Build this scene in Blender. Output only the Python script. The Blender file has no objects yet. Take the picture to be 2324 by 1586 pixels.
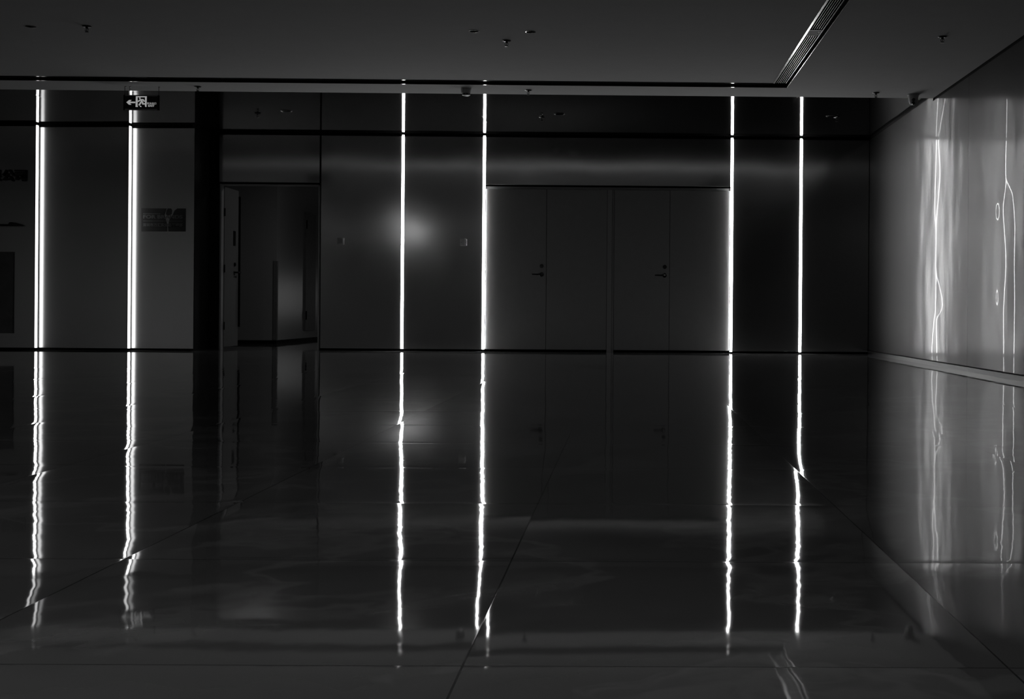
import bpy, bmesh, math, random
from mathutils import Vector, Matrix
random.seed(4)
SC = bpy.context.scene
COL = SC.collection

# ------------------------------------------------------------------ dimensions (metres)
CAM_H = 0.519
YB = 16.561            # face of the back wall
XR = 3.075             # face of the right wall
XL = -14.0             # left wall
YR = -9.0              # wall behind the camera
HD = 2.755             # glossy dark ceiling
HC = 2.696             # pale plaster ceiling
YE = 13.124            # rear edge of the pale ceiling
TILE = 0.8
TX0, TY0 = -1.03635, 2.70538   # one floor joint in each direction

# ------------------------------------------------------------------ node helpers
def new_mat(name):
    m = bpy.data.materials.new(name); m.use_nodes = True
    nt = m.node_tree; nt.nodes.clear()
    out = nt.nodes.new('ShaderNodeOutputMaterial')
    return m, nt, out

class G:
    """tiny wrapper for building math node networks"""
    def __init__(s, nt): s.nt = nt
    def _in(s, node, i, v):
        if isinstance(v, bpy.types.NodeSocket): s.nt.links.new(v, node.inputs[i])
        else: node.inputs[i].default_value = v
    def m(s, op, a, b=0.0, c=None):
        n = s.nt.nodes.new('ShaderNodeMath'); n.operation = op
        s._in(n, 0, a); s._in(n, 1, b)
        if c is not None: s._in(n, 2, c)
        return n.outputs[0]
    def xyz(s, v):
        n = s.nt.nodes.new('ShaderNodeSeparateXYZ'); s.nt.links.new(v, n.inputs[0]); return n.outputs
    def vec(s, x, y, z):
        n = s.nt.nodes.new('ShaderNodeCombineXYZ')
        for i, v in enumerate((x, y, z)): s._in(n, i, v)
        return n.outputs[0]
    def pos(s):
        return s.nt.nodes.new('ShaderNodeNewGeometry').outputs['Position']
    def noise(s, v, scale, detail=2.0, rough=0.5):
        n = s.nt.nodes.new('ShaderNodeTexNoise')
        s.nt.links.new(v, n.inputs['Vector'])
        n.inputs['Scale'].default_value = scale; n.inputs['Detail'].default_value = detail
        n.inputs['Roughness'].default_value = rough
        return n.outputs
    def norm(s, v):
        n = s.nt.nodes.new('ShaderNodeVectorMath'); n.operation = 'NORMALIZE'
        s.nt.links.new(v, n.inputs[0]); return n.outputs[0]
    def smooth(s, v, a, b, lo=0.0, hi=1.0):
        n = s.nt.nodes.new('ShaderNodeMapRange'); n.interpolation_type = 'SMOOTHSTEP'
        s._in(n, 0, v)
        for i, q in enumerate((a, b, lo, hi)): n.inputs[1 + i].default_value = q
        return n.outputs[0]
    def mixc(s, f, a, b):
        n = s.nt.nodes.new('ShaderNodeMix'); n.data_type = 'FLOAT'
        s._in(n, 0, f); s._in(n, 2, a); s._in(n, 3, b)
        return n.outputs[0]
    def principled(s, **kw):
        n = s.nt.nodes.new('ShaderNodeBsdfPrincipled')
        for k, v in kw.items():
            i = n.inputs[k]
            if isinstance(v, bpy.types.NodeSocket): s.nt.links.new(v, i)
            elif k == 'Base Color': i.default_value = (v, v, v, 1)
            else: i.default_value = v
        return n
    def link(s, a, b): s.nt.links.new(a, b)

def plain(name, c, rough=0.5, metal=0.0, ior=1.5, grain=0.0, gscale=30.0):
    """grey material with a little procedural grain in its colour"""
    m, nt, out = new_mat(name); g = G(nt)
    col = c
    if grain:
        nz = g.noise(g.pos(), gscale, 3.0)[0]
        col = g.m('MULTIPLY_ADD', g.m('SUBTRACT', nz, 0.5), 2 * grain * c, c)
    p = g.principled(**{'Base Color': c if not grain else 0.5, 'Roughness': rough, 'Metallic': metal, 'IOR': ior})
    if grain: g.link(col, p.inputs['Base Color'])
    g.link(p.outputs[0], out.inputs[0])
    return m

def emit(name, strength):
    m, nt, out = new_mat(name)
    e = nt.nodes.new('ShaderNodeEmission'); e.inputs[1].default_value = strength
    nt.links.new(e.outputs[0], out.inputs[0])
    return m

def panel_metal(name, base, rough, wav, metal=1.0, axis='Y'):
    """dark satin metal sheet with faint oil-canning; axis = the direction the sheet faces along"""
    m, nt, out = new_mat(name); g = G(nt)
    geo = nt.nodes.new('ShaderNodeNewGeometry')
    P = geo.outputs['Position']; x, y, z = g.xyz(P)
    n = g.noise(g.vec(g.m('MULTIPLY', x, 1.0), 0.0, g.m('MULTIPLY', z, 0.8)), 1.3, 1.5)[1]
    r, gg, b = g.xyz(n)
    sx = g.m('MULTIPLY', g.m('SUBTRACT', r, 0.5), wav)
    sz = g.m('MULTIPLY', g.m('SUBTRACT', gg, 0.5), wav * 1.2)
    nx, ny, nz = g.xyz(geo.outputs['Normal'])
    N = g.norm(g.vec(g.m('ADD', nx, sx), ny, g.m('ADD', nz, sz)))
    brush = g.noise(P, 0.8, 2.0)[0]
    ro = g.m('MULTIPLY_ADD', g.m('SUBTRACT', brush, 0.5), 0.06, rough)
    p = g.principled(**{'Base Color': base, 'Roughness': ro, 'Metallic': metal, 'Normal': N})
    g.link(p.outputs[0], out.inputs[0])
    return m

# ------------------------------------------------------------------ materials
LED = 43.0
SATIN_W, SATIN_M = 0.047, 0.009
def floor_material():
    m, nt, out = new_mat('polished_dark_marble'); g = G(nt)
    P = g.pos(); x, y, z = g.xyz(P)
    u = g.m('DIVIDE', g.m('SUBTRACT', x, TX0), TILE); v = g.m('DIVIDE', g.m('SUBTRACT', y, TY0), TILE)
    cu, cv = g.m('FLOOR', u), g.m('FLOOR', v)
    fu, fv = g.m('SUBTRACT', g.m('SUBTRACT', u, cu), 0.5), g.m('SUBTRACT', g.m('SUBTRACT', v, cv), 0.5)
    au, av = g.m('ABSOLUTE', fu), g.m('ABSOLUTE', fv)
    wn = nt.nodes.new('ShaderNodeTexWhiteNoise'); wn.noise_dimensions = '2D'
    g.link(g.vec(cu, cv, 0.0), wn.inputs['Vector'])
    r, gg, b = g.xyz(wn.outputs['Color'])
    # each tile lies a hair out of level, its edges are ground down a little
    eu = g.m('MULTIPLY', g.smooth(au, 0.40, 0.5), g.m('SIGN', fu))
    ev = g.m('MULTIPLY', g.smooth(av, 0.42, 0.5), g.m('SIGN', fv))
    w1 = g.noise(g.vec(g.m('MULTIPLY', x, 1.0), g.m('MULTIPLY', y, 1.0), 0.0), 1.6, 1.0)[1]
    w2 = g.noise(g.vec(g.m('MULTIPLY', x, 1.0), g.m('MULTIPLY', y, 1.0), 3.0), 13.0, 2.0)[1]
    a1, a2, a3 = g.xyz(w1); b1, b2, b3 = g.xyz(w2)
    c = lambda s, k: g.m('MULTIPLY', g.m('SUBTRACT', s, 0.5), k)
    edge_amt = g.m('MULTIPLY_ADD', b, 0.012, 0.004)
    sx = g.m('ADD', g.m('ADD', g.m('MULTIPLY', eu, edge_amt), c(r, 0.0035)), g.m('ADD', g.m('ADD', c(a1, 0.012), c(b1, 0.011)), g.m('MULTIPLY', g.m('ABSOLUTE', ev), c(gg, 0.010))))
    sy = g.m('ADD', g.m('ADD', g.m('MULTIPLY', ev, 0.006), c(gg, 0.0012)), g.m('ADD', c(a2, 0.0035), c(b2, 0.0018)))
    N = g.norm(g.vec(sx, sy, 1.0))
    # marble figure: cloudy ground, a few paler veins
    wob = g.noise(P, 1.1, 4.0, 0.6)
    vp = g.vec(g.m('MULTIPLY_ADD', wob[0], 1.6, x), g.m('MULTIPLY_ADD', wob[0], 1.1, y), 0.0)
    vein = g.noise(vp, 0.9, 5.0, 0.55)[0]
    vline = g.smooth(g.m('ABSOLUTE', g.m('SUBTRACT', vein, 0.52)), 0.0, 0.035, 1.0, 0.0)
    cloud = g.noise(P, 0.7, 5.0, 0.6)[0]
    joint = g.m('MAXIMUM', g.smooth(au, 0.4972, 0.4986), g.smooth(av, 0.4972, 0.4986))
    base = g.m('MULTIPLY_ADD', cloud, 0.20, 0.02)
    base = g.m('MULTIPLY_ADD', vline, 0.05, base)
    base = g.mixc(joint, base, 0.03)
    rough = g.mixc(joint, 0.03, 0.06)
    p = g.principled(**{'Base Color': 0.05, 'Roughness': 0.03, 'IOR': 1.62, 'Normal': N})
    g.link(base, p.inputs['Base Color']); g.link(rough, p.inputs['Roughness'])
    g.link(g.mixc(joint, 0.5, 0.22), p.inputs['Specular IOR Level'])
    g.link(p.outputs[0], out.inputs[0])
    return m

def right_wall_material():
    """satin metal sheet, buckled along vertical creases: a slope field along the wall (y) that varies with height (z)"""
    m, nt, out = new_mat('buckled_wall_sheet'); g = G(nt)
    P = g.pos(); x, y, z = g.xyz(P)
    zn = g.m('DIVIDE', z, 2.8)
    def curve(pts, lo, hi):
        n = nt.nodes.new('ShaderNodeValToRGB'); cr = n.color_ramp; cr.interpolation = 'CARDINAL'
        pts = sorted(pts)
        while len(cr.elements) < len(pts): cr.elements.new(0.5)
        for k, (zz, v) in enumerate(pts):
            cr.elements[k].position = min(max(zz / 2.8, 0.0), 1.0)
            q = (v - lo) / (hi - lo); cr.elements[k].color = (q, q, q, 1)
        g.link(zn, n.inputs[0])
        sp = nt.nodes.new('ShaderNodeSeparateColor'); g.link(n.outputs[0], sp.inputs[0])
        return g.m('MULTIPLY_ADD', sp.outputs[0], hi - lo, lo)
    def gauss(d, s):
        q = g.m('DIVIDE', d, s); return g.m('EXPONENT', g.m('MULTIPLY', g.m('MULTIPLY', q, q), -1.0))
    def crease(yc_pts, a_pts, k0, w, win):
        yc = curve(yc_pts, 9.5, 14.0); a = curve(a_pts, 0.0, 0.03)
        d = g.m('SUBTRACT', y, yc)
        t = g.m('MULTIPLY', a, g.m('TANH', g.m('DIVIDE', d, w)))
        lin = g.m('MULTIPLY', d, -k0)
        return g.m('MULTIPLY', g.m('ADD', t, lin), gauss(d, win)), yc
    K = 0.08; KA = 1.6
    # first crease, under the reflection of the strip nearest the corner
    A1 = [(2.70, 12.74, .013), (2.33, 12.90, .0055), (2.24, 12.92, .0035), (1.89, 12.90, .0068), (1.54, 12.96, .0040), (1.32, 12.95, .0), (.97, 12.95, .0),
          (.84, 12.89, .0036), (.62, 12.81, .0110), (.53, 12.86, .0075), (.47, 12.95, .0040), (.19, 12.99, .0075), (.05, 12.97, .008)]
    c1, y1 = crease([(p[0], p[1]) for p in A1], [(p[0], p[2] * KA) for p in A1], K, 0.006, 0.55)
    s1 = g.m('MULTIPLY', g.m('MULTIPLY', g.m('SUBTRACT', y1, 12.906), 0.040), gauss(g.m('SUBTRACT', y, 12.9), 0.7))
    # second crease, under the reflection of the next strip
    A2 = [(2.4, 10.55, 0), (1.93, 10.56, 0), (1.68, 10.57, 0), (1.60, 10.55, .001), (1.50, 10.50, .0070), (1.39, 10.49, .0105), (1.21, 10.455, .0105), (.93, 10.435, .0085),
          (.57, 10.45, .0110), (.25, 10.45, .0105), (.05, 10.45, .010)]
    c2, y2 = crease([(p[0], p[1]) for p in A2], [(p[0], p[2] * KA) for p in A2], K, 0.006, 0.60)
    s2 = g.m('MULTIPLY', g.m('MULTIPLY', g.m('SUBTRACT', y2, 10.55), 0.037), gauss(g.m('SUBTRACT', y, 10.5), 0.7))
    sy = g.m('ADD', g.m('ADD', c1, s1), g.m('ADD', c2, s2))
    # small round dents beside the second crease
    for yy, zz, b, sa, sb in ((10.81, 1.375, 0.025, 0.078, 0.115), (10.80, 0.665, 0.024, 0.066, 0.13)):
        sy = g.m('ADD', sy, g.m('MULTIPLY', g.m('MULTIPLY', gauss(g.m('SUBTRACT', y, yy), sa), gauss(g.m('SUBTRACT', z, zz), sb)), b))
    w = g.noise(g.vec(g.m('MULTIPLY', y, 1.0), g.m('MULTIPLY', z, 0.5), 2.0), 5.0, 1.0)[1]
    a, b, c_ = g.xyz(w)
    sy = g.m('ADD', sy, g.m('MULTIPLY', g.m('SUBTRACT', a, 0.5), 0.0022))
    sz = g.m('MULTIPLY', g.m('SUBTRACT', b, 0.5), 0.006)
    N = g.norm(g.vec(-1.0, g.m('MULTIPLY', sy, -1.0), sz))
    # coarser vertical rippling seen by the satin sheen only
    rp = g.noise(g.vec(g.m('MULTIPLY', y, 1.0), g.m('MULTIPLY', z, 0.22), 5.0), 4.0, 3.0, 0.6)[1]
    ra, rb, rc = g.xyz(rp)
    N2 = g.norm(g.vec(-1.0, g.m('MULTIPLY', g.m('SUBTRACT', ra, 0.5), 0.09), g.m('MULTIPLY', g.m('SUBTRACT', rb, 0.5), 0.03)))
    wide = g.principled(**{'Base Color': SATIN_W, 'Roughness': 0.46, 'Metallic': 1.0, 'Normal': N})
    mid = g.principled(**{'Base Color': SATIN_M, 'Roughness': 0.16, 'Metallic': 1.0, 'Normal': N2})
    gl = g.principled(**{'Base Color': 0.5, 'Roughness': 0.008, 'Metallic': 1.0, 'Normal': N})
    m1 = nt.nodes.new('ShaderNodeMixShader'); m1.inputs[0].default_value = 0.5
    g.link(wide.outputs[0], m1.inputs[1]); g.link(mid.outputs[0], m1.inputs[2])
    mix = nt.nodes.new('ShaderNodeMixShader'); mix.inputs[0].default_value = 0.030
    g.link(m1.outputs[0], mix.inputs[1]); g.link(gl.outputs[0], mix.inputs[2])
    g.link(mix.outputs[0], out.inputs[0])
    return m

def dark_ceiling_material():
    m, nt, out = new_mat('black_glossy_ceiling_sheet'); g = G(nt)
    P = g.pos(); x, y, z = g.xyz(P)
    u = g.m('DIVIDE', g.m('SUBTRACT', x, -2.83), 1.145)
    fu = g.m('SUBTRACT', g.m('FRACT', u), 0.5); au = g.m('ABSOLUTE', fu)
    w = g.noise(P, 2.5, 1.0)[1]; a, b, c_ = g.xyz(w)
    eu = g.m('MULTIPLY', g.smooth(au, 0.46, 0.5), g.m('SIGN', fu))
    sx = g.m('ADD', g.m('MULTIPLY', g.m('SUBTRACT', a, 0.5), 0.008), g.m('MULTIPLY', eu, -0.006))
    sy = g.m('MULTIPLY', g.m('SUBTRACT', b, 0.5), 0.002)
    N = g.norm(g.vec(sx, sy, -1.0))
    joint = g.smooth(au, 0.4985, 0.4993)
    base = g.mixc(joint, 0.004, 0.012)
    p = g.principled(**{'Base Color': 0.004, 'Roughness': 0.03, 'IOR': 1.40, 'Normal': N})
    g.link(base, p.inputs['Base Color'])
    g.link(g.mixc(joint, 0.03, 0.14), p.inputs['Roughness'])
    g.link(p.outputs[0], out.inputs[0])
    return m

M = {}
M['floor'] = floor_material()
M['rwall'] = right_wall_material()
M['dark_ceil'] = dark_ceiling_material()
M['plaster'] = plain('pale_ceiling_paint', 0.78, 0.9, grain=0.03, gscale=6.0)
M['panel'] = panel_metal('dark_satin_cladding', 0.62, 0.125, 0.020, 0.92)
M['bay_panel'] = panel_metal('dark_satin_bay_cladding', 0.38, 0.25, 0.012, 0.97)
M['overhead'] = panel_metal('dark_satin_overdoor_cladding', 0.58, 0.11, 0.006, 0.95)
M['door'] = plain('grey_door_laminate', 0.52, 0.5, grain=0.05, gscale=12.0)
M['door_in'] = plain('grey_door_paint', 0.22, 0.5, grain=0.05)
M['frame'] = plain('grey_door_frame_paint', 0.6, 0.4, grain=0.04)
M['black'] = plain('matt_black_trim', 0.005, 0.7, ior=1.15, grain=0.2)
M['blackmetal'] = plain('black_anodised_metal', 0.012, 0.3, 0.6, grain=0.1)
M['void'] = plain('duct_black', 0.002, 0.9, grain=0.1)
M['alu'] = plain('brushed_aluminium', 0.38, 0.22, 1.0, grain=0.06, gscale=60)
M['darkmetal'] = plain('dark_bronze_hardware', 0.05, 0.3, 0.9, grain=0.1)
M['skirting'] = plain('dull_skirting_metal', 0.16, 0.3, 1.0, grain=0.06)
M['rimblack'] = plain('glossy_black_rim', 0.02, 0.05, 0.3, grain=0.1)
M['slat'] = plain('dull_grille_aluminium', 0.10, 0.35, 1.0, grain=0.06, gscale=60)
M['chrome'] = plain('polished_chrome', 0.85, 0.18, 1.0, grain=0.03)
M['whiteplastic'] = plain('white_plastic', 0.6, 0.35, grain=0.03)
M['greyplastic'] = plain('grey_plastic', 0.25, 0.4, grain=0.03)
M['corr_wall'] = plain('corridor_satin_paint', 0.42, 0.30, grain=0.03, gscale=5)
M['rear'] = plain('far_wall_paint', 0.10, 0.7, grain=0.05, gscale=3)
M['side'] = plain('left_wall_paint', 0.8, 0.7, grain=0.05, gscale=3)
M['letter'] = plain('black_letter_acrylic', 0.003, 0.5, grain=0.1)
M['board'] = plain('grey_board_laminate', 0.2, 0.6, grain=0.25, gscale=9)
M['signblack'] = plain('black_sign_film', 0.012, 0.5, grain=0.15)
M['signtext'] = plain('grey_sign_print', 0.11, 0.6, grain=0.1)
M['led'] = emit('led_diffuser_white', LED)
M['led_side'] = emit('led_side_diffuser_white', 4.5)
M['lamp'] = emit('panel_lamp_white', 6.0)
M['fill_left'] = emit('fill_panel_left_white', 11.0)  # emission of the added fill panel at the far left
M['fill_near'] = emit('fill_panel_near_white', 45.0)  # emission of the fill panel added to brighten the foreground floor
M['exit'] = emit('exit_sign_lit_film', 0.30)
M['glassblack'] = plain('black_sign_glass', 0.002, 0.15, grain=0.1)

# ------------------------------------------------------------------ mesh helpers
def box(bm, x0, x1, y0, y1, z0, z1):
    vs = [bm.verts.new((x, y, z)) for x in (x0, x1) for y in (y0, y1) for z in (z0, z1)]
    for f in ((0, 1, 3, 2), (4, 6, 7, 5), (0, 4, 5, 1), (2, 3, 7, 6), (0, 2, 6, 4), (1, 5, 7, 3)):
        bm.faces.new([vs[i] for i in f])

def rbox(bm, x0, x1, y0, y1, z0, z1, r, seg=2):
    """box with rounded edges"""
    t = bmesh.new(); box(t, x0, x1, y0, y1, z0, z1)
    bmesh.ops.bevel(t, geom=t.edges[:], offset=r, segments=seg, affect='EDGES', profile=0.5)
    me = bpy.data.meshes.new('t'); t.to_mesh(me); t.free(); bm.from_mesh(me); bpy.data.meshes.remove(me)

def prism(bm, pts, z0, z1):
    """vertical prism over a plan polygon (x, y)"""
    a = [bm.verts.new((x, y, z0)) for x, y in pts]; b = [bm.verts.new((x, y, z1)) for x, y in pts]
    bm.faces.new(a[::-1]); bm.faces.new(b)
    n = len(pts)
    for i in range(n): bm.faces.new((a[i], a[(i + 1) % n], b[(i + 1) % n], b[i]))

def wallpoly(bm, pts, y0, y1):
    """polygon given in wall coordinates (x, z), extruded from y1 (back) to y0 (front)"""
    a = [bm.verts.new((x, y0, z)) for x, z in pts]; b = [bm.verts.new((x, y1, z)) for x, z in pts]
    bm.faces.new(a); bm.faces.new(b[::-1])
    n = len(pts)
    for i in range(n): bm.faces.new((a[i], b[i], b[(i + 1) % n], a[(i + 1) % n]))

def stroke(bm, pts, w, y0, y1):
    """rounded thick polyline in wall coordinates"""
    for (ax, az), (bx, bz) in zip(pts, pts[1:]):
        d = Vector((bx - ax, bz - az)); L = d.length or 1e-6; d /= L; n = Vector((-d.y, d.x)) * w / 2
        wallpoly(bm, [(ax - n.x, az - n.y), (bx - n.x, bz - n.y), (bx + n.x, bz + n.y), (ax + n.x, az + n.y)], y0, y1)
    for px, pz in pts:
        wallpoly(bm, [(px + w / 2 * math.cos(t), pz + w / 2 * math.sin(t)) for t in [k * math.pi / 6 for k in range(12)]], y0, y1)

def lathe(bm, prof, axis='Z', at=(0, 0, 0), seg=24):
    """surface of revolution; prof = [(radius, height)...]"""
    rings = []
    for r, h in prof:
        ring = []
        for k in range(seg):
            t = 2 * math.pi * k / seg; a, b = r * math.cos(t), r * math.sin(t)
            p = (a, b, h) if axis == 'Z' else (a, h, b)
            ring.append(bm.verts.new((p[0] + at[0], p[1] + at[1], p[2] + at[2])))
        rings.append(ring)
    for A, B in zip(rings, rings[1:]):
        for k in range(seg): bm.faces.new((A[k], A[(k + 1) % seg], B[(k + 1) % seg], B[k]))
    if prof[0][0] > 1e-5: bm.faces.new(rings[0][::-1])
    if prof[-1][0] > 1e-5: bm.faces.new(rings[-1])

def tube(bm, pts, r, seg=10):
    pts = [Vector(p) for p in pts]; rings = []
    for i, p in enumerate(pts):
        d = (pts[min(i + 1, len(pts) - 1)] - pts[max(i - 1, 0)]).normalized()
        s = d.cross(Vector((0, 0, 1)) if abs(d.z) < 0.9 else Vector((1, 0, 0))).normalized(); t = d.cross(s)
        rr = r[i] if isinstance(r, (list, tuple)) else r
        rings.append([bm.verts.new(p + s * rr * math.cos(2 * math.pi * k / seg) + t * rr * math.sin(2 * math.pi * k / seg)) for k in range(seg)])
    for A, B in zip(rings, rings[1:]):
        for k in range(seg): bm.faces.new((A[k], A[(k + 1) % seg], B[(k + 1) % seg], B[k]))
    bm.faces.new(rings[0][::-1]); bm.faces.new(rings[-1])

def obj(name, bm, mat, parent=None, smooth=False, origin=None):
    bmesh.ops.remove_doubles(bm, verts=bm.verts[:], dist=1e-6)
    bmesh.ops.recalc_face_normals(bm, faces=bm.faces[:])
    me = bpy.data.meshes.new(name)
    off = Vector((0, 0, 0))
    if origin is not None:
        off = Vector(origin)
    elif parent is None:
        lo = Vector([min(v.co[i] for v in bm.verts) for i in range(3)]); hi = Vector([max(v.co[i] for v in bm.verts) for i in range(3)])
        off = Vector(((lo.x + hi.x) / 2, (lo.y + hi.y) / 2, lo.z))
    for v in bm.verts: v.co -= off
    bm.to_mesh(me); bm.free()
    me.materials.append(mat)
    if smooth:
        for p in me.polygons: p.use_smooth = True
        me.set_sharp_from_angle(angle=math.radians(35))
    o = bpy.data.objects.new(name, me); COL.objects.link(o)
    if parent is not None:
        o.parent = parent
        pl = parent.matrix_world.translation if parent.parent is None else parent.parent.location + parent.location
        o.location = off - world_loc(parent)
    else:
        o.location = off
    return o

def world_loc(o):
    v = Vector((0, 0, 0))
    while o is not None: v = v + o.location; o = o.parent
    return v

def thing(name, loc, label, cat, group=None):
    o = bpy.data.objects.new(name, None); COL.objects.link(o)
    o.location = loc; o.empty_display_size = 0.1
    o['label'] = label; o['category'] = cat
    if group: o['group'] = group
    return o

def tag(o, label, cat, group=None):
    o['label'] = label; o['category'] = cat
    if group: o['group'] = group
    return o

def struct(o, label, cat):
    o['kind'] = 'structure'; o['label'] = label; o['category'] = cat
    return o

def mesh(f, *a, **k):
    bm = bmesh.new(); f(bm, *a, **k); return bm

def dup(root, loc, label, group=None):
    r = root.copy(); COL.objects.link(r); r.location = loc; r['label'] = label
    if group: r['group'] = group
    for ch in root.children:
        c = ch.copy(); COL.objects.link(c); c.parent = r
        for gch in ch.children:
            d = gch.copy(); COL.objects.link(d); d.parent = c
    return r

def text_bm(body, x0, x1, z0, z1, y0, y1, bold=0.0):
    """real letters as solid mesh, fitted to a rectangle on the wall"""
    cu = bpy.data.curves.new('txt', 'FONT'); cu.body = body; cu.size = 1.0; cu.extrude = 0.05; cu.offset = bold
    cu.resolution_u = 3
    ob = bpy.data.objects.new('txt', cu); COL.objects.link(ob)
    bpy.context.view_layer.update()
    me = bpy.data.meshes.new_from_object(ob.evaluated_get(bpy.context.evaluated_depsgraph_get()))
    bpy.data.objects.remove(ob); bpy.data.curves.remove(cu)
    bm = bmesh.new(); bm.from_mesh(me); bpy.data.meshes.remove(me)
    xs = [v.co.x for v in bm.verts]; ys = [v.co.y for v in bm.verts]
    ax, bx, ay, by = min(xs), max(xs), min(ys), max(ys)
    for v in bm.verts:
        fx = (v.co.x - ax) / (bx - ax); fz = (v.co.y - ay) / (by - ay)
        v.co = Vector((x0 + fx * (x1 - x0), y0 if v.co.z > 0 else y1, z0 + fz * (z1 - z0)))
    return bm

# ================================================================== THE SETTING
bm = bmesh.new(); box(bm, XL, XR, YR, YB + 10.6, -0.08, 0.0)
struct(obj('floor', bm, M['floor']), 'dark polished marble floor of square tiles mirroring the room', 'floor')

# pale ceiling with an L-shaped opening for the air slot
SX0, SX1 = 1.368, 1.532          # grille along the room
SY0, SY1 = 12.345, 12.580        # slot across the room
bm = bmesh.new()
box(bm, XL, SX0, YR, SY0, HC, HC + 0.06)
box(bm, SX1, XR, YR, SY1, HC, HC + 0.06)
box(bm, XL, XR, SY1, YE, HC, HC + 0.06)
ceil = struct(obj('ceiling', bm, M['plaster']), 'pale matt plaster ceiling over the hall', 'ceiling')
bm = bmesh.new(); box(bm, XL, XR, YE - 0.02, YB + 0.3, HD + 0.002, HD + 0.08)
dceil = struct(obj('ceiling', bm, M['dark_ceil']), 'black mirror-glossy ceiling strip in front of the back wall', 'ceiling')

def pockets(o, spots, r, z, depth):
    """round recesses cut up into a ceiling"""
    bm = bmesh.new()
    for x, y in spots: lathe(bm, [(r, -0.02), (r, depth)], at=(x, y, z))
    bmesh.ops.recalc_face_normals(bm, faces=bm.faces[:])
    me = bpy.data.meshes.new('cut'); bm.to_mesh(me); bm.free()
    c = bpy.data.objects.new('cut', me); COL.objects.link(c)
    md = o.modifiers.new('b', 'BOOLEAN'); md.object = c; md.operation = 'DIFFERENCE'; md.solver = 'EXACT'
    bpy.context.view_layer.update()
    new = bpy.data.meshes.new_from_object(o.evaluated_get(bpy.context.evaluated_depsgraph_get()))
    o.modifiers.clear(); o.data = new
    bpy.data.objects.remove(c); bpy.data.meshes.remove(me)

DL_P = [(-4.639, 10.166), (-1.207, 10.171), (-0.768, 10.174)]
DL_D = [(-3.866, 14.782), (-0.782, 14.795), (2.312, 14.779)]
pockets(ceil, DL_P, 0.038, HC, 0.045)
pockets(dceil, DL_D, 0.062, HD, 0.05)

# back wall core and its cladding sheets
TOPP = 2.722
bm = bmesh.new()
box(bm, -3.906, XR + 0.2, YB + 0.075, YB + 0.25, 0, HD)                    # right of the passage
box(bm, -5.30, -3.906, YB + 0.075, YB + 0.25, 2.14, HD)                    # over the passage
box(bm, XL, -5.30, YB + 0.05, YB + 0.25, 0, HD)
wb = struct(obj('wall_back', bm, M['black']), 'long back wall clad in dark satin metal sheets', 'wall')
# projecting bay on the left, three sheets set saw-tooth fashion
saw = [[(-9.6, 16.05), (-7.207, 15.95)], [(-7.207, 16.042), (-6.081, 15.95)], [(-6.081, 16.052), (-5.302, 16.005)]]
for (a, b) in saw:
    bm = bmesh.new(); prism(bm, [a, b, (b[0], b[1] + 0.03 if b[0] > -5.5 else 16.2), (a[0], 16.2)], 0.026, TOPP)
    obj('wall_panel', bm, M['bay_panel'], wb)
bm = bmesh.new(); box(bm, -12.5, -9.6, 15.95, 16.2, 0.026, TOPP); obj('wall_panel', bm, M['bay_panel'], wb)
bm = bmesh.new(); prism(bm, [(-5.34, 16.03), (-5.298, 16.012), (-5.298, YB + 0.05), (-5.34, YB + 0.05)], 0.0, HD); obj('corner_panel', bm, M['blackmetal'], wb)
bm = bmesh.new(); box(bm, -12.5, -5.34, 16.06, YB + 0.05, 0.0, HD); obj('bay_core', bm, M['black'], wb)
bm = bmesh.new(); box(bm, -5.298, -5.172, YB - 0.0, YB + 0.2, 0.0, HD); obj('corner_panel', bm, M['blackmetal'], wb)
# flat sheets of the middle and the right
G_ = 0.016   # half width of the slots the light strips sit in
L3, L4, L5, L6 = -2.852, -1.823, 1.323, 2.204
for x0, x1, z0 in ((-3.886, L3 - G_, .026), (L3 + G_, L4 - G_, .026), (L5 + G_, L6 - G_, .026), (L6 + G_, XR - 0.004, .026)):
    bm = bmesh.new(); rbox(bm, x0, x1, YB, YB + 0.075, z0, TOPP, 0.002, 1)
    obj('wall_panel', bm, M['panel'], wb)
bm = bmesh.new(); rbox(bm, -5.236, -3.906, YB, YB + 0.075, 2.122, TOPP, 0.002, 1); obj('overdoor_panel', bm, M['overhead'], wb)
bm = bmesh.new(); rbox(bm, L4 + G_, L5 - G_, YB, YB + 0.075, 2.118, TOPP, 0.002, 1); obj('overdoor_panel', bm, M['overhead'], wb)

# right wall: sheets 2.41 m wide with hairline joints
bm = bmesh.new(); box(bm, XR + 0.012, XR + 0.2, YR, YB + 0.25, 0, HD + 0.06)
wr = struct(obj('wall_right', bm, M['black']), 'buckled shiny metal-clad right wall catching wavy reflections of the light strips', 'wall')
y = YB - 0.004
while y > YR:
    y0 = max(y - 2.412, YR)
    top = HD - 0.028
    if y0 < YE < y:
        for a, b, t in ((YE, y, HD - 0.03), (y0 + 0.0015, YE, HC - 0.028)):
            bm = bmesh.new(); box(bm, XR, XR + 0.012, a, b, 0.052, t); obj('wall_panel', bm, M['rwall'], wr)
    else:
        t = HD - 0.03 if y0 >= YE else HC - 0.028
        bm = bmesh.new(); box(bm, XR, XR + 0.012, y0 + 0.0015, y - 0.0015, 0.052, t); obj('wall_panel', bm, M['rwall'], wr)
    y -= 2.412
bm = bmesh.new(); box(bm, XR - 0.004, XR + 0.012, YR, YB - 0.004, 0.0, 0.040)
struct(obj('baseboard_right', bm, M['skirting']), 'low metal skirting along the right wall', 'baseboard')
for n, (x0, x1) in enumerate(((-3.886, L4 + G_), (L5 - G_, XR - 0.005))):
    bm = bmesh.new(); box(bm, x0, x1, YB + 0.03, YB + 0.08, 0.0, 0.026)
    struct(obj('baseboard_back', bm, M['black']), ('black recessed skirting left of the double doors', 'black recessed skirting between the double doors and the right corner')[n], 'baseboard')

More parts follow.
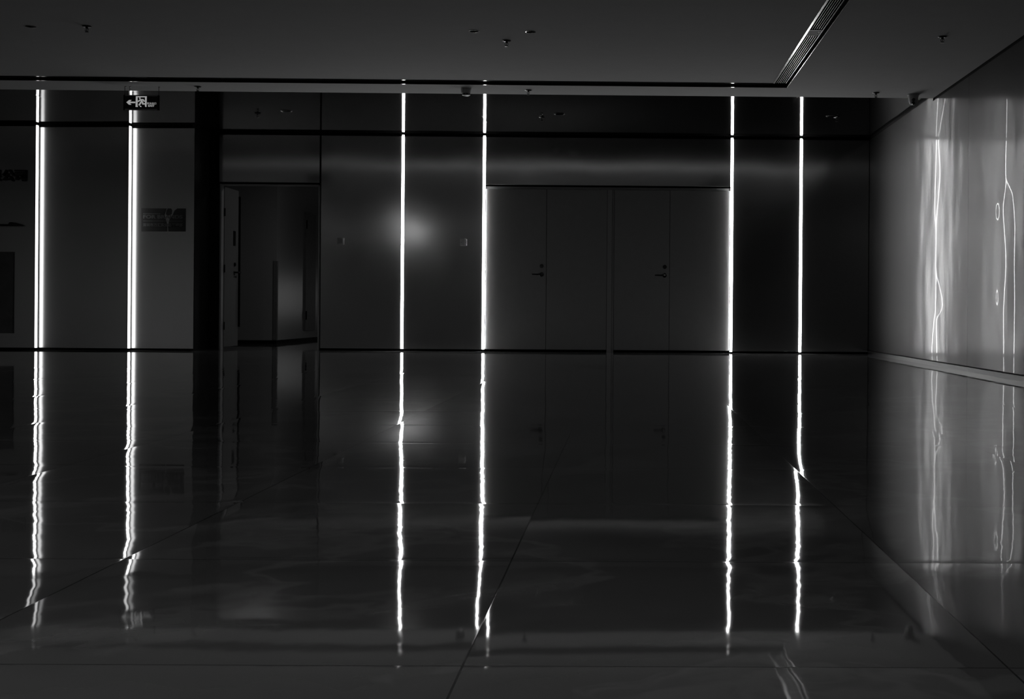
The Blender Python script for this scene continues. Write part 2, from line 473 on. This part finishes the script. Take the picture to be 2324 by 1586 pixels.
bm = bmesh.new(); box(bm, XL - 0.2, XL, YR, YB + 0.25, 0, HD + 0.06)
struct(obj('wall_left', bm, M['side']), 'plain painted wall at the far left end', 'wall')
bm = bmesh.new(); box(bm, XL, XR, YR - 0.2, YR, 0, HD + 0.06)
struct(obj('wall_front', bm, M['rear']), 'plain painted wall behind the viewer', 'wall')

# ------------------------------------------------------------------ passage behind the open door
CY1 = YB + 10.5
XA, YA = -5.262, 19.62
bm = bmesh.new(); box(bm, -8.2, XA, YA, CY1, 0, 2.7)
wc = struct(obj('wall_corridor', bm, M['corr_wall']), 'pale painted corridor corner seen through the open door', 'wall')
bm = bmesh.new(); box(bm, -8.2, XA + 0.008, YA - 0.008, CY1 - 0.01, 0, 0.05)
struct(obj('baseboard_corridor', bm, M['black']), 'black skirting round the corridor corner', 'baseboard')
bm = bmesh.new(); box(bm, -2.3, -2.1, YB + 0.25, CY1, 0, 2.7)
struct(obj('wall_corridor', bm, M['corr_wall']), 'corridor wall on the far right side', 'wall')
bm = bmesh.new(); box(bm, -8.4, -8.2, YB + 0.25, CY1, 0, 2.7)
struct(obj('wall_corridor', bm, M['corr_wall']), 'corridor wall on the far left side', 'wall')
bm = bmesh.new(); box(bm, -8.4, -2.1, CY1, CY1 + 0.1, 0, 2.7)
struct(obj('wall_corridor', bm, M['corr_wall']), 'end wall of the corridor', 'wall')
bm = bmesh.new(); box(bm, -8.4, -2.1, YB + 0.25, CY1 + 0.1, 2.7, 2.8)
struct(obj('ceiling', bm, M['plaster']), 'ceiling of the corridor behind the open door', 'ceiling')

# frame of the passage
bm = bmesh.new()
box(bm, -5.168, -5.148, YB + 0.02, YB + 0.12, 0, 2.10); box(bm, -3.926, -3.906, YB + 0.03, YB + 0.2, 0, 2.10)
box(bm, -5.168, -3.906, YB + 0.03, YB + 0.2, 2.09, 2.112)
struct(obj('trim_1', bm, M['frame']), 'grey door frame around the open passage', 'door frame')
bm = bmesh.new(); box(bm, -5.172, -3.906, YB + 0.006, YB + 0.03, 2.10, 2.122)
struct(obj('trim_2', bm, M['black']), 'black shadow gap above the open passage', 'trim')

def lever_set(parent, x, y, z, s=-1, along='X'):
    """round rose, lever pointing sideways, turn-lock above; s = lever direction"""
    def P(a, d, h): return (x + a, y - d, z + h) if along == 'X' else (x + d, y + a, z + h)
    def disc(bm, r, h0, d):
        t = bmesh.new(); lathe(t, [(r, 0), (r, -d * 0.7), (r * 0.86, -d), (0.0, -d)], axis='Y')
        rot = Matrix.Identity(4) if along == 'X' else Matrix.Rotation(math.pi / 2, 4, 'Z')
        bmesh.ops.transform(t, matrix=Matrix.Translation(P(0, 0, h0)) @ rot, verts=t.verts[:])
        me = bpy.data.meshes.new('t'); t.to_mesh(me); t.free(); bm.from_mesh(me); bpy.data.meshes.remove(me)
    bm = bmesh.new(); disc(bm, 0.029, 0, 0.012)
    h = obj('lever_handle', bm, M['darkmetal'], parent, True)
    bm = bmesh.new()
    tube(bm, [P(0, 0.008, 0.004), P(0, 0.045, 0.004), P(s * 0.012, 0.054, 0.004), P(s * 0.05, 0.056, 0.0), P(s * 0.118, 0.052, 0.002), P(s * 0.124, 0.046, 0.002)],
         [0.011, 0.011, 0.0115, 0.010, 0.0085, 0.006])
    obj('lever', bm, M['darkmetal'], h, True)
    bm = bmesh.new(); disc(bm, 0.026, 0.108, 0.016)
    k = obj('deadbolt', bm, M['darkmetal'], parent, True)
    bm = bmesh.new(); disc(bm, 0.011, 0.108, 0.022); obj('thumb_turn', bm, M['darkmetal'], k, True)

# two pairs of closed doors
YD = YB + 0.003
xs = [-1.800, -1.029, -0.2, 0.537, 1.300]
names = ['leftmost leaf of the closed grey double doors, with lever handle',
         'plain second leaf of the left closed pair, right of the first lever handle',
         'first leaf of the right closed pair, with lever handle near its right edge',
         'plain rightmost door leaf beside the fifth light strip']
dl = [(-1.800, -1.031), (-1.027, -0.262), (-0.168, 0.5345), (0.5385, 1.300)]
for i, (x0, x1) in enumerate(dl):
    bm = bmesh.new(); rbox(bm, x0, x1, YD, YD + 0.045, 0.03, 2.064, 0.003, 1)
    d = struct(obj('door_%d' % (i + 1), bm, M['door']), names[i], 'door')
    if i in (0, 2): lever_set(d, x1 - 0.058, YD, 0.982)
bm = bmesh.new()
box(bm, -0.258, -0.198, YB + 0.004, YD + 0.05, 0.0, 2.064); box(bm, -0.196, -0.172, YB + 0.022, YD + 0.05, 0.0, 2.064)
struct(obj('trim_3', bm, M['frame']), 'grey post between the two pairs of closed doors', 'door frame')
bm = bmesh.new(); box(bm, -1.806, 1.306, YB + 0.034, YB + 0.08, 2.068, 2.098)
struct(obj('trim_4', bm, M['frame']), 'grey head frame above the closed doors', 'door frame')
bm = bmesh.new(); box(bm, L4 + G_, L5 - G_, YB + 0.02, YB + 0.075, 2.098, 2.118); box(bm, L4 + G_, L5 - G_, YB + 0.06, YB + 0.078, 0.0, 0.028)
struct(obj('trim_5', bm, M['black']), 'black shadow gaps above and below the closed doors', 'trim')

# open leaf, swung back into the passage
LX = -5.142
bm = bmesh.new(); rbox(bm, LX - 0.045, LX, YB + 0.13, YB + 0.73, 0.03, 2.075, 0.003, 1)
d5 = struct(obj('door_5', bm, M['door_in']), 'narrow grey door leaf standing open inside the left passage', 'door')
lever_set(d5, LX, YB + 0.56, 0.99, 1, 'Y')
bm = bmesh.new(); rbox(bm, LX, LX + 0.004, YB + 0.50, YB + 0.60, 1.34, 1.535, 0.0015, 1); obj('vision_panel', bm, M['blackmetal'], d5)
bm = bmesh.new(); box(bm, LX - 0.04, LX + 0.022, YB + 0.735, YB + 0.75, 0.28, 2.0); obj('edge_strip', bm, M['black'], d5)
for z in (1.75, 1.03, 0.3):
    bm = bmesh.new(); tube(bm, [(LX + 0.006, YB + 0.127, z - 0.05), (LX + 0.006, YB + 0.127, z + 0.05)], 0.008); obj('hinge', bm, M['darkmetal'], d5, True)
# service door down the passage
bm = bmesh.new(); box(bm, XA, XA + 0.03, 21.28, 21.95, 0.17, 2.10)
d6 = struct(obj('door_6', bm, M['board']), 'dark service cupboard door on the corridor side wall', 'door')
for z in (1.9, 0.42):
    bm = bmesh.new(); tube(bm, [(XA + 0.034, 21.30, z - 0.07), (XA + 0.034, 21.30, z + 0.07)], 0.014); obj('hinge', bm, M['black'], d6, True)

bm = bmesh.new()
prism(bm, [(XA - 0.045, YA - 0.001), (XA - 0.045, YA - 0.010), (XA + 0.010, YA - 0.010), (XA + 0.010, YA + 0.055), (XA + 0.001, YA + 0.055), (XA + 0.001, YA - 0.001)], 0.055, 1.24)
tag(obj('corner_guard', bm, M['board']), 'dark rubber corner protector on the corridor corner inside the open door', 'corner guard')

# ================================================================== THINGS
# --- light strips set flush-proud between the sheets
ords = ['third', 'fourth', 'fifth', 'sixth']
where = ['right of the open passage', 'at the left edge of the closed double doors', 'at the right edge of the closed double doors', 'nearest the right corner']
def strip_flat(x, z0, label):
    t = thing('light_strip', (x, YB, z0), label, 'light', 'vertical light strips on the back wall')
    bm = bmesh.new(); box(bm, x - G_ + 0.0005, x + G_ - 0.0005, YB + 0.002, YB + 0.06, z0, HD - 0.014); obj('housing', bm, M['alu'], t)
    bm = bmesh.new()
    prism(bm, [(x - 0.0145, YB + 0.001), (x - 0.0140, YB - 0.002), (x - 0.009, YB - 0.005), (x, YB - 0.006), (x + 0.009, YB - 0.005), (x + 0.0140, YB - 0.002), (x + 0.0145, YB + 0.001)], z0 + 0.004, HD - 0.018)
    obj('diffuser', bm, M['led'], t)
for x, z0, o_, w_ in zip((L3, L4, L5, L6), (0.024, 0.024, 0.014, 0.016), ords, where):
    strip_flat(x, z0, 'white vertical light strip %s, %s from left' % (w_, o_))
def strip_side(x, yf, yb, label):
    t = thing('light_strip', (x, (yf + yb) / 2, 0.022), label, 'light', 'vertical light strips on the back wall')
    bm = bmesh.new(); box(bm, x - 0.01, x + 0.0005, yf + 0.004, yb - 0.004, 0.024, HD - 0.016); obj('housing', bm, M['alu'], t)
    bm = bmesh.new(); rbox(bm, x + 0.0005, x + 0.008, yf + 0.008, yb - 0.034, 0.026, HD - 0.018, 0.002, 1); obj('diffuser', bm, M['led_side'], t)
strip_side(-7.207, 15.95, 16.042, 'glowing white vertical light strip at the far left, first in the row')
strip_side(-6.081, 15.95, 16.052, 'glowing white vertical light strip behind the hanging exit sign, second in the row')

# --- hanging exit sign
EX0, EX1, EZ0, EZ1, EYF = -4.965, -4.612, 2.464, 2.612, 12.87
ex = thing('exit_sign', ((EX0 + EX1) / 2, EYF + 0.012, EZ0), 'black hanging emergency exit sign with arrow and running figure', 'exit sign')
bm = bmesh.new()
rbox(bm, EX0, EX1, EYF, EYF + 0.024, EZ0, EZ1, 0.003, 1)
obj('housing', bm, M['black'], ex)
bm = bmesh.new()
for z0, z1 in ((EZ0 + 0.001, EZ0 + 0.012), (EZ1 - 0.012, EZ1 - 0.001)): box(bm, EX0 + 0.018, EX1 - 0.018, EYF - 0.003, EYF, z0, z1)
obj('frame_strip', bm, M['greyplastic'], ex)
bm = bmesh.new(); box(bm, EX0 + 0.012, EX1 - 0.012, EYF - 0.001, EYF, EZ0 + 0.013, EZ1 - 0.013); obj('face_plate', bm, M['glassblack'], ex)
KX = (EX1 - EX0) / 1580.0; KZ = (EZ1 - EZ0) / 670.0
def S(x, y): return (EX0 + (x - 250) * KX, EZ1 - (y - 830) * KZ)
fy0, fy1 = EYF - 0.0025, EYF - 0.001
bm = bmesh.new(); wallpoly(bm, [S(*p) for p in ((390, 1160), (505, 1270), (615, 1265), (550, 1197), (785, 1195), (785, 1128), (555, 1128), (620, 1055), (510, 1055))], fy0, fy1)
obj('arrow', bm, M['exit'], ex)
bm = bmesh.new(); wallpoly(bm, [S(*p) for p in ((795, 1365), (905, 1365), (885, 1320), (885, 935), (1205, 935), (1205, 1330), (1240, 1365), (1275, 1355), (1285, 875), (805, 875))], fy0, fy1)
obj('doorway_symbol', bm, M['exit'], ex)
bm = bmesh.new()
cx, cz = S(980, 975); wallpoly(bm, [(cx + 36 * KX * math.cos(k * math.pi / 8), cz + 36 * KX * math.sin(k * math.pi / 8)) for k in range(16)], fy0, fy1)
w_ = 58 * KX
stroke(bm, [S(905, 1110), S(940, 1100), S(1000, 1045), S(1120, 1040), S(1172, 1100)], w_, fy0 - 0.0001, fy1)
stroke(bm, [S(1040, 1060), S(1060, 1110), S(955, 1268)], w_ * 1.15, fy0 - 0.0002, fy1)
stroke(bm, [S(1060, 1080), S(1105, 1160), S(1105, 1225), S(1210, 1225)], w_, fy0 - 0.0003, fy1)
stroke(bm, [S(1000, 1330), S(1030, 1345)], w_ * 0.8, fy0 - 0.0004, fy1)
obj('running_figure', bm, M['exit'], ex)
a, b = S(1295, 1245); c_, d_ = S(1695, 1150)
obj('chinese_lettering', text_bm('安全出口', a, c_, b, d_, fy0, fy1, 0.01), M['exit'], ex)
a, b = S(1345, 1350); c_, d_ = S(1622, 1265)
obj('exit_lettering', text_bm('EXIT', a, c_, b, d_, fy0, fy1, 0.03), M['exit'], ex)
for x in (-4.955, -4.905, -4.622):
    bm = bmesh.new(); tube(bm, [(x, EYF + 0.012, EZ1 - 0.002), (x, EYF + 0.012, HC)], 0.0028, 8)
    lathe(bm, [(0.010, HC - 0.004), (0.010, HC)], at=(x + (0.004 if x > -4.93 else 0.008), EYF + 0.012, 0), seg=12)
    obj('hanger_rod', bm, M['darkmetal'], ex, True)

# --- black characters on the far left sheet
def saw_y(x):
    for (a, b) in saw:
        if a[0] <= x <= b[0]: return a[1] + (b[1] - a[1]) * (x - a[0]) / (b[0] - a[0])
lt = thing('wall_lettering', (-7.55, saw_y(-7.5), 2.05), 'raised black Chinese company characters on the far left wall sheet', 'sign')
for ch, x0, x1, z0, z1 in (('限', -7.80, -7.619, 2.052, 2.192), ('公', -7.612, -7.462, 2.048, 2.192), ('司', -7.456, -7.316, 2.050, 2.188)):
    yy = saw_y((x0 + x1) / 2)
    obj('character', text_bm(ch, x0, x1, z0, z1, yy - 0.028, yy - 0.003, 0.032), M['letter'], lt)

# --- narrow shelf and board on the same sheet
bm = bmesh.new(); yy = saw_y(-7.6)
wallpoly(bm, [(-8.1, 1.505), (-7.44, 1.500), (-7.345, 1.508), (-7.40, 1.532), (-7.42, 1.536), (-7.47, 1.549), (-7.50, 1.549), (-7.52, 1.525), (-8.1, 1.525)], yy - 0.055, yy + 0.012)
tag(obj('wall_shelf', bm, M['blackmetal']), 'narrow dark shelf ledge on the far left wall sheet below the black characters', 'shelf')
nb = thing('notice_board', (-7.9, saw_y(-7.6), 0.2), 'dull grey board leaning low on the far left wall sheet', 'board')
bm = bmesh.new(); prism(bm, [(-8.5, saw_y(-8.5) - 0.016), (-7.466, saw_y(-7.466) - 0.016), (-7.466, saw_y(-7.466) - 0.002), (-8.5, saw_y(-8.5) - 0.002)], 0.20, 1.187); obj('panel', bm, M['board'], nb)
bm = bmesh.new(); prism(bm, [(-8.5, saw_y(-8.5) - 0.018), (-7.464, saw_y(-7.464) - 0.018), (-7.464, saw_y(-7.464) - 0.002), (-8.5, saw_y(-8.5) - 0.002)], 1.187, 1.192); obj('top_edge', bm, M['greyplastic'], nb)

# --- torn black sign with lettering
bx0, bx1, bz0, bz1 = -5.957, -5.405, 1.458, 1.740
yb_ = 16.030
br = thing('brand_sign', ((bx0 + bx1) / 2, yb_, bz0), 'torn black sign reading FOR BRANDS beside the second light strip', 'sign')
def U(u, v): return (bx0 + u * (bx1 - bx0), bz1 - v * (bz1 - bz0))
def sy_(x): return saw_y(min(max(x, -6.08), -5.303))
def follow(bm, d0, d1):
    for v in bm.verts: v.co.y = sy_(v.co.x) - (d0 if v.co.y < 0 else d1)
    return bm
bm = bmesh.new()
for poly in ([(0, 0), (.567, 0), (.535, .19), (.52, .27), (.535, .42), (.56, .56), (.575, .65), (.585, .8), (.58, 1), (0, 1)],
             [(.592, 0), (.668, 0), (.69, .08), (.682, .24), (.64, .29), (.60, .30), (.552, .26), (.565, .12)],
             [(.81, 0), (1, 0), (1, 1), (.612, 1), (.603, .8), (.615, .62), (.64, .45), (.70, .31), (.745, .10)]):
    wallpoly(bm, [U(*p) for p in poly], -1, 1)
obj('film', follow(bm, 0.004, 0.001), M['signblack'], br)
def brand_text(name, s, u0, u1, v0, v1, bold):
    a, b = U(u0, v1); c_, d_ = U(u1, v0)
    obj(name, follow(text_bm(s, a, c_, b, d_, -1, 1, bold), 0.0055, 0.0035), M['signtext'], br)
brand_text('title_lettering', 'FOR BRANDS', .04, .93, .285, .445, 0.035)
brand_text('chinese_lettering', '深圳市万汇实业品管理部', .035, .93, .64, .79, 0.02)
bm = bmesh.new()
x = .04
while x < .42:
    w_ = random.uniform(.012, .03); wallpoly(bm, [U(x, .255), U(x + w_, .255), U(x + w_, .215), U(x, .215)], -1, 1); x += w_ + .008
obj('small_print', follow(bm, 0.005, 0.0035), M['signtext'], br)
bm = bmesh.new(); wallpoly(bm, [U(.04, .555), U(.93, .555), U(.93, .535), U(.04, .535)], -1, 1); obj('rule', follow(bm, 0.005, 0.0035), M['signtext'], br)

# --- wall plates beside the third light strip
def plate(x, z, label, holes):
    t = thing('wall_plate', (x, YB, z - .043), label, 'switch plate', 'square wall plates')
    bm = bmesh.new(); rbox(bm, x - .043, x + .043, YB - .009, YB, z - .043, z + .043, .003, 2); obj('plate', bm, M['whiteplastic'], t, True)
    if holes:
        for s in (-1, 1):
            bm = bmesh.new(); lathe(bm, [(.004, -.0105), (.004, -.0085)], axis='Y', at=(x + s * .030, YB, z), seg=12); obj('screw', bm, M['black'], t)
    else:
        bm = bmesh.new(); rbox(bm, x - .030, x + .030, YB - .0125, YB - .0085, z - .030, z + .030, .0015, 1); obj('rocker', bm, M['whiteplastic'], t)
plate(-3.632, 1.383, 'pale square switch plate just right of the open passage', False)
plate(-2.079, 1.383, 'pale square blanking plate with two screws left of the fourth light strip', True)

# --- sprinklers
def sprinkler(loc, label, mat):
    x, y, z = loc
    t = thing('sprinkler', (x, y, z), label, 'sprinkler', 'ceiling sprinklers')
    bm = bmesh.new(); lathe(bm, [(.034, 0), (.035, -.003), (.028, -.008), (.012, -.010), (0.0, -.010)], at=loc); obj('escutcheon', bm, mat, t, True)
    bm = bmesh.new(); lathe(bm, [(.009, -.009), (.010, -.018), (.007, -.020), (0.0, -.020)], at=loc, seg=12)
    for s in (-1, 1): tube(bm, [(x + s * .006, y, z - .018), (x + s * .013, y, z - .028), (x + s * .010, y, z - .040), (x, y, z - .046)], .0025, 8)
    obj('frame', bm, M['darkmetal'], t, True)
    bm = bmesh.new(); tube(bm, [(x, y, z - .019), (x, y, z - .043)], .003, 8); obj('bulb', bm, M['darkmetal'], t, True)
    bm = bmesh.new(); lathe(bm, [(0.0, -.045), (.014, -.046), (.015, -.049), (0.0, -.050)], at=loc, seg=16); obj('deflector', bm, M['darkmetal'], t, True)
    return t
sp = sprinkler((-4.192, 10.13, HC), 'sprinkler head on the pale ceiling right of the far left downlight', M['darkmetal'])
for p, l in (((-0.985, 10.515, HC), 'sprinkler head on the pale ceiling below the pair of downlights'),
             ((2.460, 10.198, HC), 'sprinkler head on the pale ceiling near the right wall, above the security camera'),
             ((-4.224, 12.832, HC), 'sprinkler head at the pale ceiling edge right of the exit sign'),
             ((-0.988, 12.853, HC), 'sprinkler head at the pale ceiling edge right of the smoke detector'),
             ((2.438, 12.813, HC), 'sprinkler head at the pale ceiling edge left of the security camera'),
             ((-4.237, 14.952, HD), 'dim sprinkler head on the black ceiling over the open passage'),
             ((-0.998, 15.053, HD), 'dim sprinkler head on the black ceiling above the closed doors'),
             ((2.377, 14.842, HD), 'dim sprinkler head on the black ceiling right of the sixth light strip')):
    dup(sp, p, l)

# --- recessed downlights, switched off
def downlight(x, y, z, r, label):
    t = thing('downlight', (x, y, z), label, 'downlight', 'recessed downlights')
    bm = bmesh.new(); lathe(bm, [(r * 1.12, 0), (r * 1.14, -.003), (r * .98, -.004), (r * .95, 0.0), (r * .95, .002)], at=(x, y, z), seg=32)
    obj('trim_ring', bm, M['alu'], t, True)
    bm = bmesh.new(); lathe(bm, [(r * .95, .0), (r * .80, .016), (r * .55, .030), (r * .50, .032)], at=(x, y, z), seg=32)
    bm.faces.ensure_lookup_table()
    obj('reflector', bm, M['chrome'], t, True)
    bm = bmesh.new(); lathe(bm, [(r * .5, .030), (r * .42, .026), (r * .2, .022), (0, .021)], at=(x, y, z), seg=24); obj('lens', bm, M['greyplastic'], t, True)
for (x, y), l in zip(DL_P, ('unlit round downlight in the pale ceiling at far left', 'unlit round downlight in the pale ceiling, left of the central pair', 'unlit round downlight in the pale ceiling, right of the central pair')):
    downlight(x, y, HC, .036, l)
for (x, y), l in zip(DL_D, ('unlit downlight in the black ceiling above the open passage', 'unlit downlight in the black ceiling above the closed double doors', 'unlit downlight in the black ceiling right of the sixth light strip')):
    downlight(x, y, HD, .060, l)

# --- smoke detector
t = thing('smoke_detector', (-1.594, 12.811, HC), 'white round smoke detector under the pale ceiling left of the fourth light strip', 'smoke detector')
at = (-1.594, 12.811, HC)
bm = bmesh.new(); lathe(bm, [(.052, 0), (.053, -.012), (.046, -.046), (.040, -.050), (0, -.050)], at=at, seg=32); obj('base', bm, M['whiteplastic'], t, True)
bm = bmesh.new(); lathe(bm, [(.036, -.049), (.036, -.062), (0, -.062)], at=at, seg=32); obj('vent_band', bm, M['black'], t)
bm = bmesh.new()
for k in range(8):
    q = 2 * math.pi * k / 8; tube(bm, [(at[0] + .037 * math.cos(q), at[1] + .037 * math.sin(q), HC - .049), (at[0] + .037 * math.cos(q), at[1] + .037 * math.sin(q), HC - .062)], .0025, 6)
lathe(bm, [(.040, -.061), (.039, -.067), (.025, -.072), (0, -.073)], at=at, seg=32); obj('cap', bm, M['whiteplastic'], t, True)

# --- security camera
t = thing('security_camera', (2.826, 12.90, HC), 'tapered grey security camera with two dark lenses, under the ceiling by the right wall', 'camera')
at = (2.826, 12.90, HC)
bm = bmesh.new(); lathe(bm, [(.060, 0), (.060, -.010), (.054, -.014), (0, -.014)], at=at, seg=32); obj('base', bm, M['whiteplastic'], t, True)
bm = bmesh.new(); lathe(bm, [(.053, -.013), (.050, -.040), (.043, -.075), (.034, -.095), (.018, -.108), (0, -.112)], at=at, seg=32); obj('body', bm, M['whiteplastic'], t, True)
for dz in (-.060, -.092):
    bm = bmesh.new(); lathe(bm, [(.0155, -.058 if dz > -.08 else -.050), (.0155, -.012), ], axis='Y', at=(at[0] - .008, at[1], HC + dz), seg=20); obj('lens', bm, M['glassblack'], t, True)

# --- air slot across the ceiling
t = thing('air_slot', (-4.0, (SY0 + SY1) / 2, HC), 'long black linear air slot running across the pale ceiling', 'air vent')
bm = bmesh.new(); box(bm, -12.5, SX1 - .002, SY0 + .001, SY1 - .001, HC + .055, HC + .058); obj('duct', bm, M['void'], t)
bm = bmesh.new()
box(bm, -12.5, SX0 - .001, SY0 + .001, SY0 + .012, HC - .003, HC + .055); box(bm, -12.5, SX1 - .002, SY1 - .012, SY1 - .001, HC - .003, HC + .055)
obj('rim', bm, M['rimblack'], t)
for k in range(5):
    y0 = SY0 + .045 + k * .036
    bm = bmesh.new(); box(bm, -12.5, SX0 - .004, y0, y0 + .003, HC + .012, HC + .05); obj('slat', bm, M['void'], t)
# --- air grille running towards the viewer
t = thing('air_grille', ((SX0 + SX1) / 2, 8.0, HC), 'slatted metal air grille running along the pale ceiling towards the right wall', 'air vent')
GY0 = YR + .1; GY1 = SY0 - .004
bm = bmesh.new(); box(bm, SX0 + .001, SX1 - .001, GY0, GY1, HC + .055, HC + .058); obj('duct', bm, M['void'], t)
bm = bmesh.new(); box(bm, SX0 + .001, SX0 + .018, GY0, GY1, HC - .004, HC + .030); obj('rim', bm, M['alu'], t)
bm = bmesh.new(); box(bm, SX1 - .045, SX1 - .038, GY0, GY1, HC - .002, HC + .05); obj('rim', bm, M['darkmetal'], t)
bm = bmesh.new(); box(bm, SX1 - .006, SX1 - .001, GY0, GY1 + .22, HC - .004, HC + .05); obj('rim', bm, M['alu'], t)
PY0, PY1 = 10.00, 10.20
for a, b in ((GY0, PY0), (PY1, GY1)):
    for k in range(5):
        x = SX0 + .034 + k * .0172
        bm = bmesh.new(); box(bm, x, x + .0035, a, b, HC + .000, HC + .026); obj('slat', bm, M['slat'], t)
bm = bmesh.new(); rbox(bm, SX0 + .019, SX1 - .046, PY0 + .004, PY1 - .004, HC - .002, HC + .012, .001, 1); bp = obj('blank_plate', bm, M['board'], t)
for y in (PY0 + .06, PY1 - .06):
    bm = bmesh.new(); lathe(bm, [(.006, -.004), (.006, 0)], at=(SX1 - .062, y, HC), seg=12); obj('screw', bm, M['darkmetal'], bp)
for y in (PY0, PY1):
    bm = bmesh.new(); box(bm, SX0 + .019, SX1 - .046, y - .003, y + .003, HC - .004, HC + .02); obj('cross_bar', bm, M['slat'], t)

# --- lit panels behind the viewer: one mirrored lamp, two added as fill
def lamp_fill_panel(lx, ly, label, mat='lamp', w=.6, l=.9):
    t = thing('lamp_fill_panel', (lx, ly, HC), label, 'light', 'lit ceiling panels behind the viewer')
    bm = bmesh.new()
    for k in range(4):
        a, b = w, l; c, d = w + .02, l + .02
        q = [(-c, -a, -d, d), (a, c, -d, d), (-a, a, -d, -b), (-a, a, b, d)][k]
        box(bm, lx + q[0], lx + q[1], ly + q[2], ly + q[3], HC - .012, HC)
    obj('frame', bm, M['alu'], t)
    bm = bmesh.new(); box(bm, lx - w + .001, lx + w - .001, ly - l + .001, ly + l - .001, HC - .008, HC); obj('diffuser', bm, M[mat], t)
lamp_fill_panel(-5.95, -2.4, 'lit ceiling panel behind the viewer, mirrored as the soft glow beside the third light strip', 'lamp', .3, .9)
lamp_fill_panel(-10.2, -2.4, 'added fill light panel far to the left behind the viewer', 'fill_left')
lamp_fill_panel(-2.5, -0.3, 'small added fill light panel just behind the viewer', 'fill_near', .3, .3)

# unseen corridor lights, one near its far end and one overhead
def area(name, loc, rot, sx, sy, e):
    L = bpy.data.lights.new(name, 'AREA'); L.shape = 'RECTANGLE'; L.size = sx; L.size_y = sy; L.energy = e
    o = bpy.data.objects.new(name, L); COL.objects.link(o); o.location = loc; o.rotation_euler = [math.radians(a) for a in rot]
area('corridor_end_light', (-3.2, 26.4, 0.75), (90, 0, 168), 0.6, 0.7, 1.2)  # set for the glow on the corridor side wall
area('corridor_fill_light', (-3.4, 18.0, 2.68), (0, 0, 0), 0.3, 0.3, 5.0)  # added fill, lifts the corridor wall facing the open door

# ------------------------------------------------------------------ world, camera, colour
w = bpy.data.worlds.new('dark'); SC.world = w; w.use_nodes = True
w.node_tree.nodes['Background'].inputs[0].default_value = (0, 0, 0, 1)

F, CX, CY = 2957.18, 1460.99, 708.86
yaw, roll, pitch = 0.01287, 0.00741, -0.00051
r = Vector((math.cos(yaw), -math.sin(yaw), 0)); f = Vector((math.sin(yaw), math.cos(yaw), 0)); u = Vector((0, 0, 1))
f2 = f * math.cos(pitch) + u * math.sin(pitch); u2 = u * math.cos(pitch) - f * math.sin(pitch)
r3 = r * math.cos(roll) + u2 * math.sin(roll); u3 = u2 * math.cos(roll) - r * math.sin(roll)
cam = bpy.data.cameras.new('camera'); co = bpy.data.objects.new('camera', cam); COL.objects.link(co)
mw = Matrix((r3, u3, -f2)).transposed().to_4x4(); mw.translation = (0, 0, CAM_H)
co.matrix_world = mw
cam.sensor_fit = 'HORIZONTAL'; cam.sensor_width = 36.0; cam.lens = F / 2324 * 36.0
cam.shift_x = (1162 - CX) / 2324; cam.shift_y = -(793 - CY) / 2324
cam.clip_start = 0.05; cam.clip_end = 200
SC.camera = co

SC.view_settings.view_transform = 'Standard'; SC.view_settings.look = 'None'
SC.view_settings.gamma = 1.0; SC.view_settings.exposure = 0.0; SC.view_settings.use_curve_mapping = False
cy = SC.cycles
cy.use_denoising = True
cy.max_bounces = 6; cy.diffuse_bounces = 2; cy.glossy_bounces = 5
cy.use_adaptive_sampling = True; cy.adaptive_threshold = 0.025
cy.caustics_reflective = True; cy.blur_glossy = 0.5; cy.caustics_refractive = False
cy.sample_clamp_indirect = 4.0
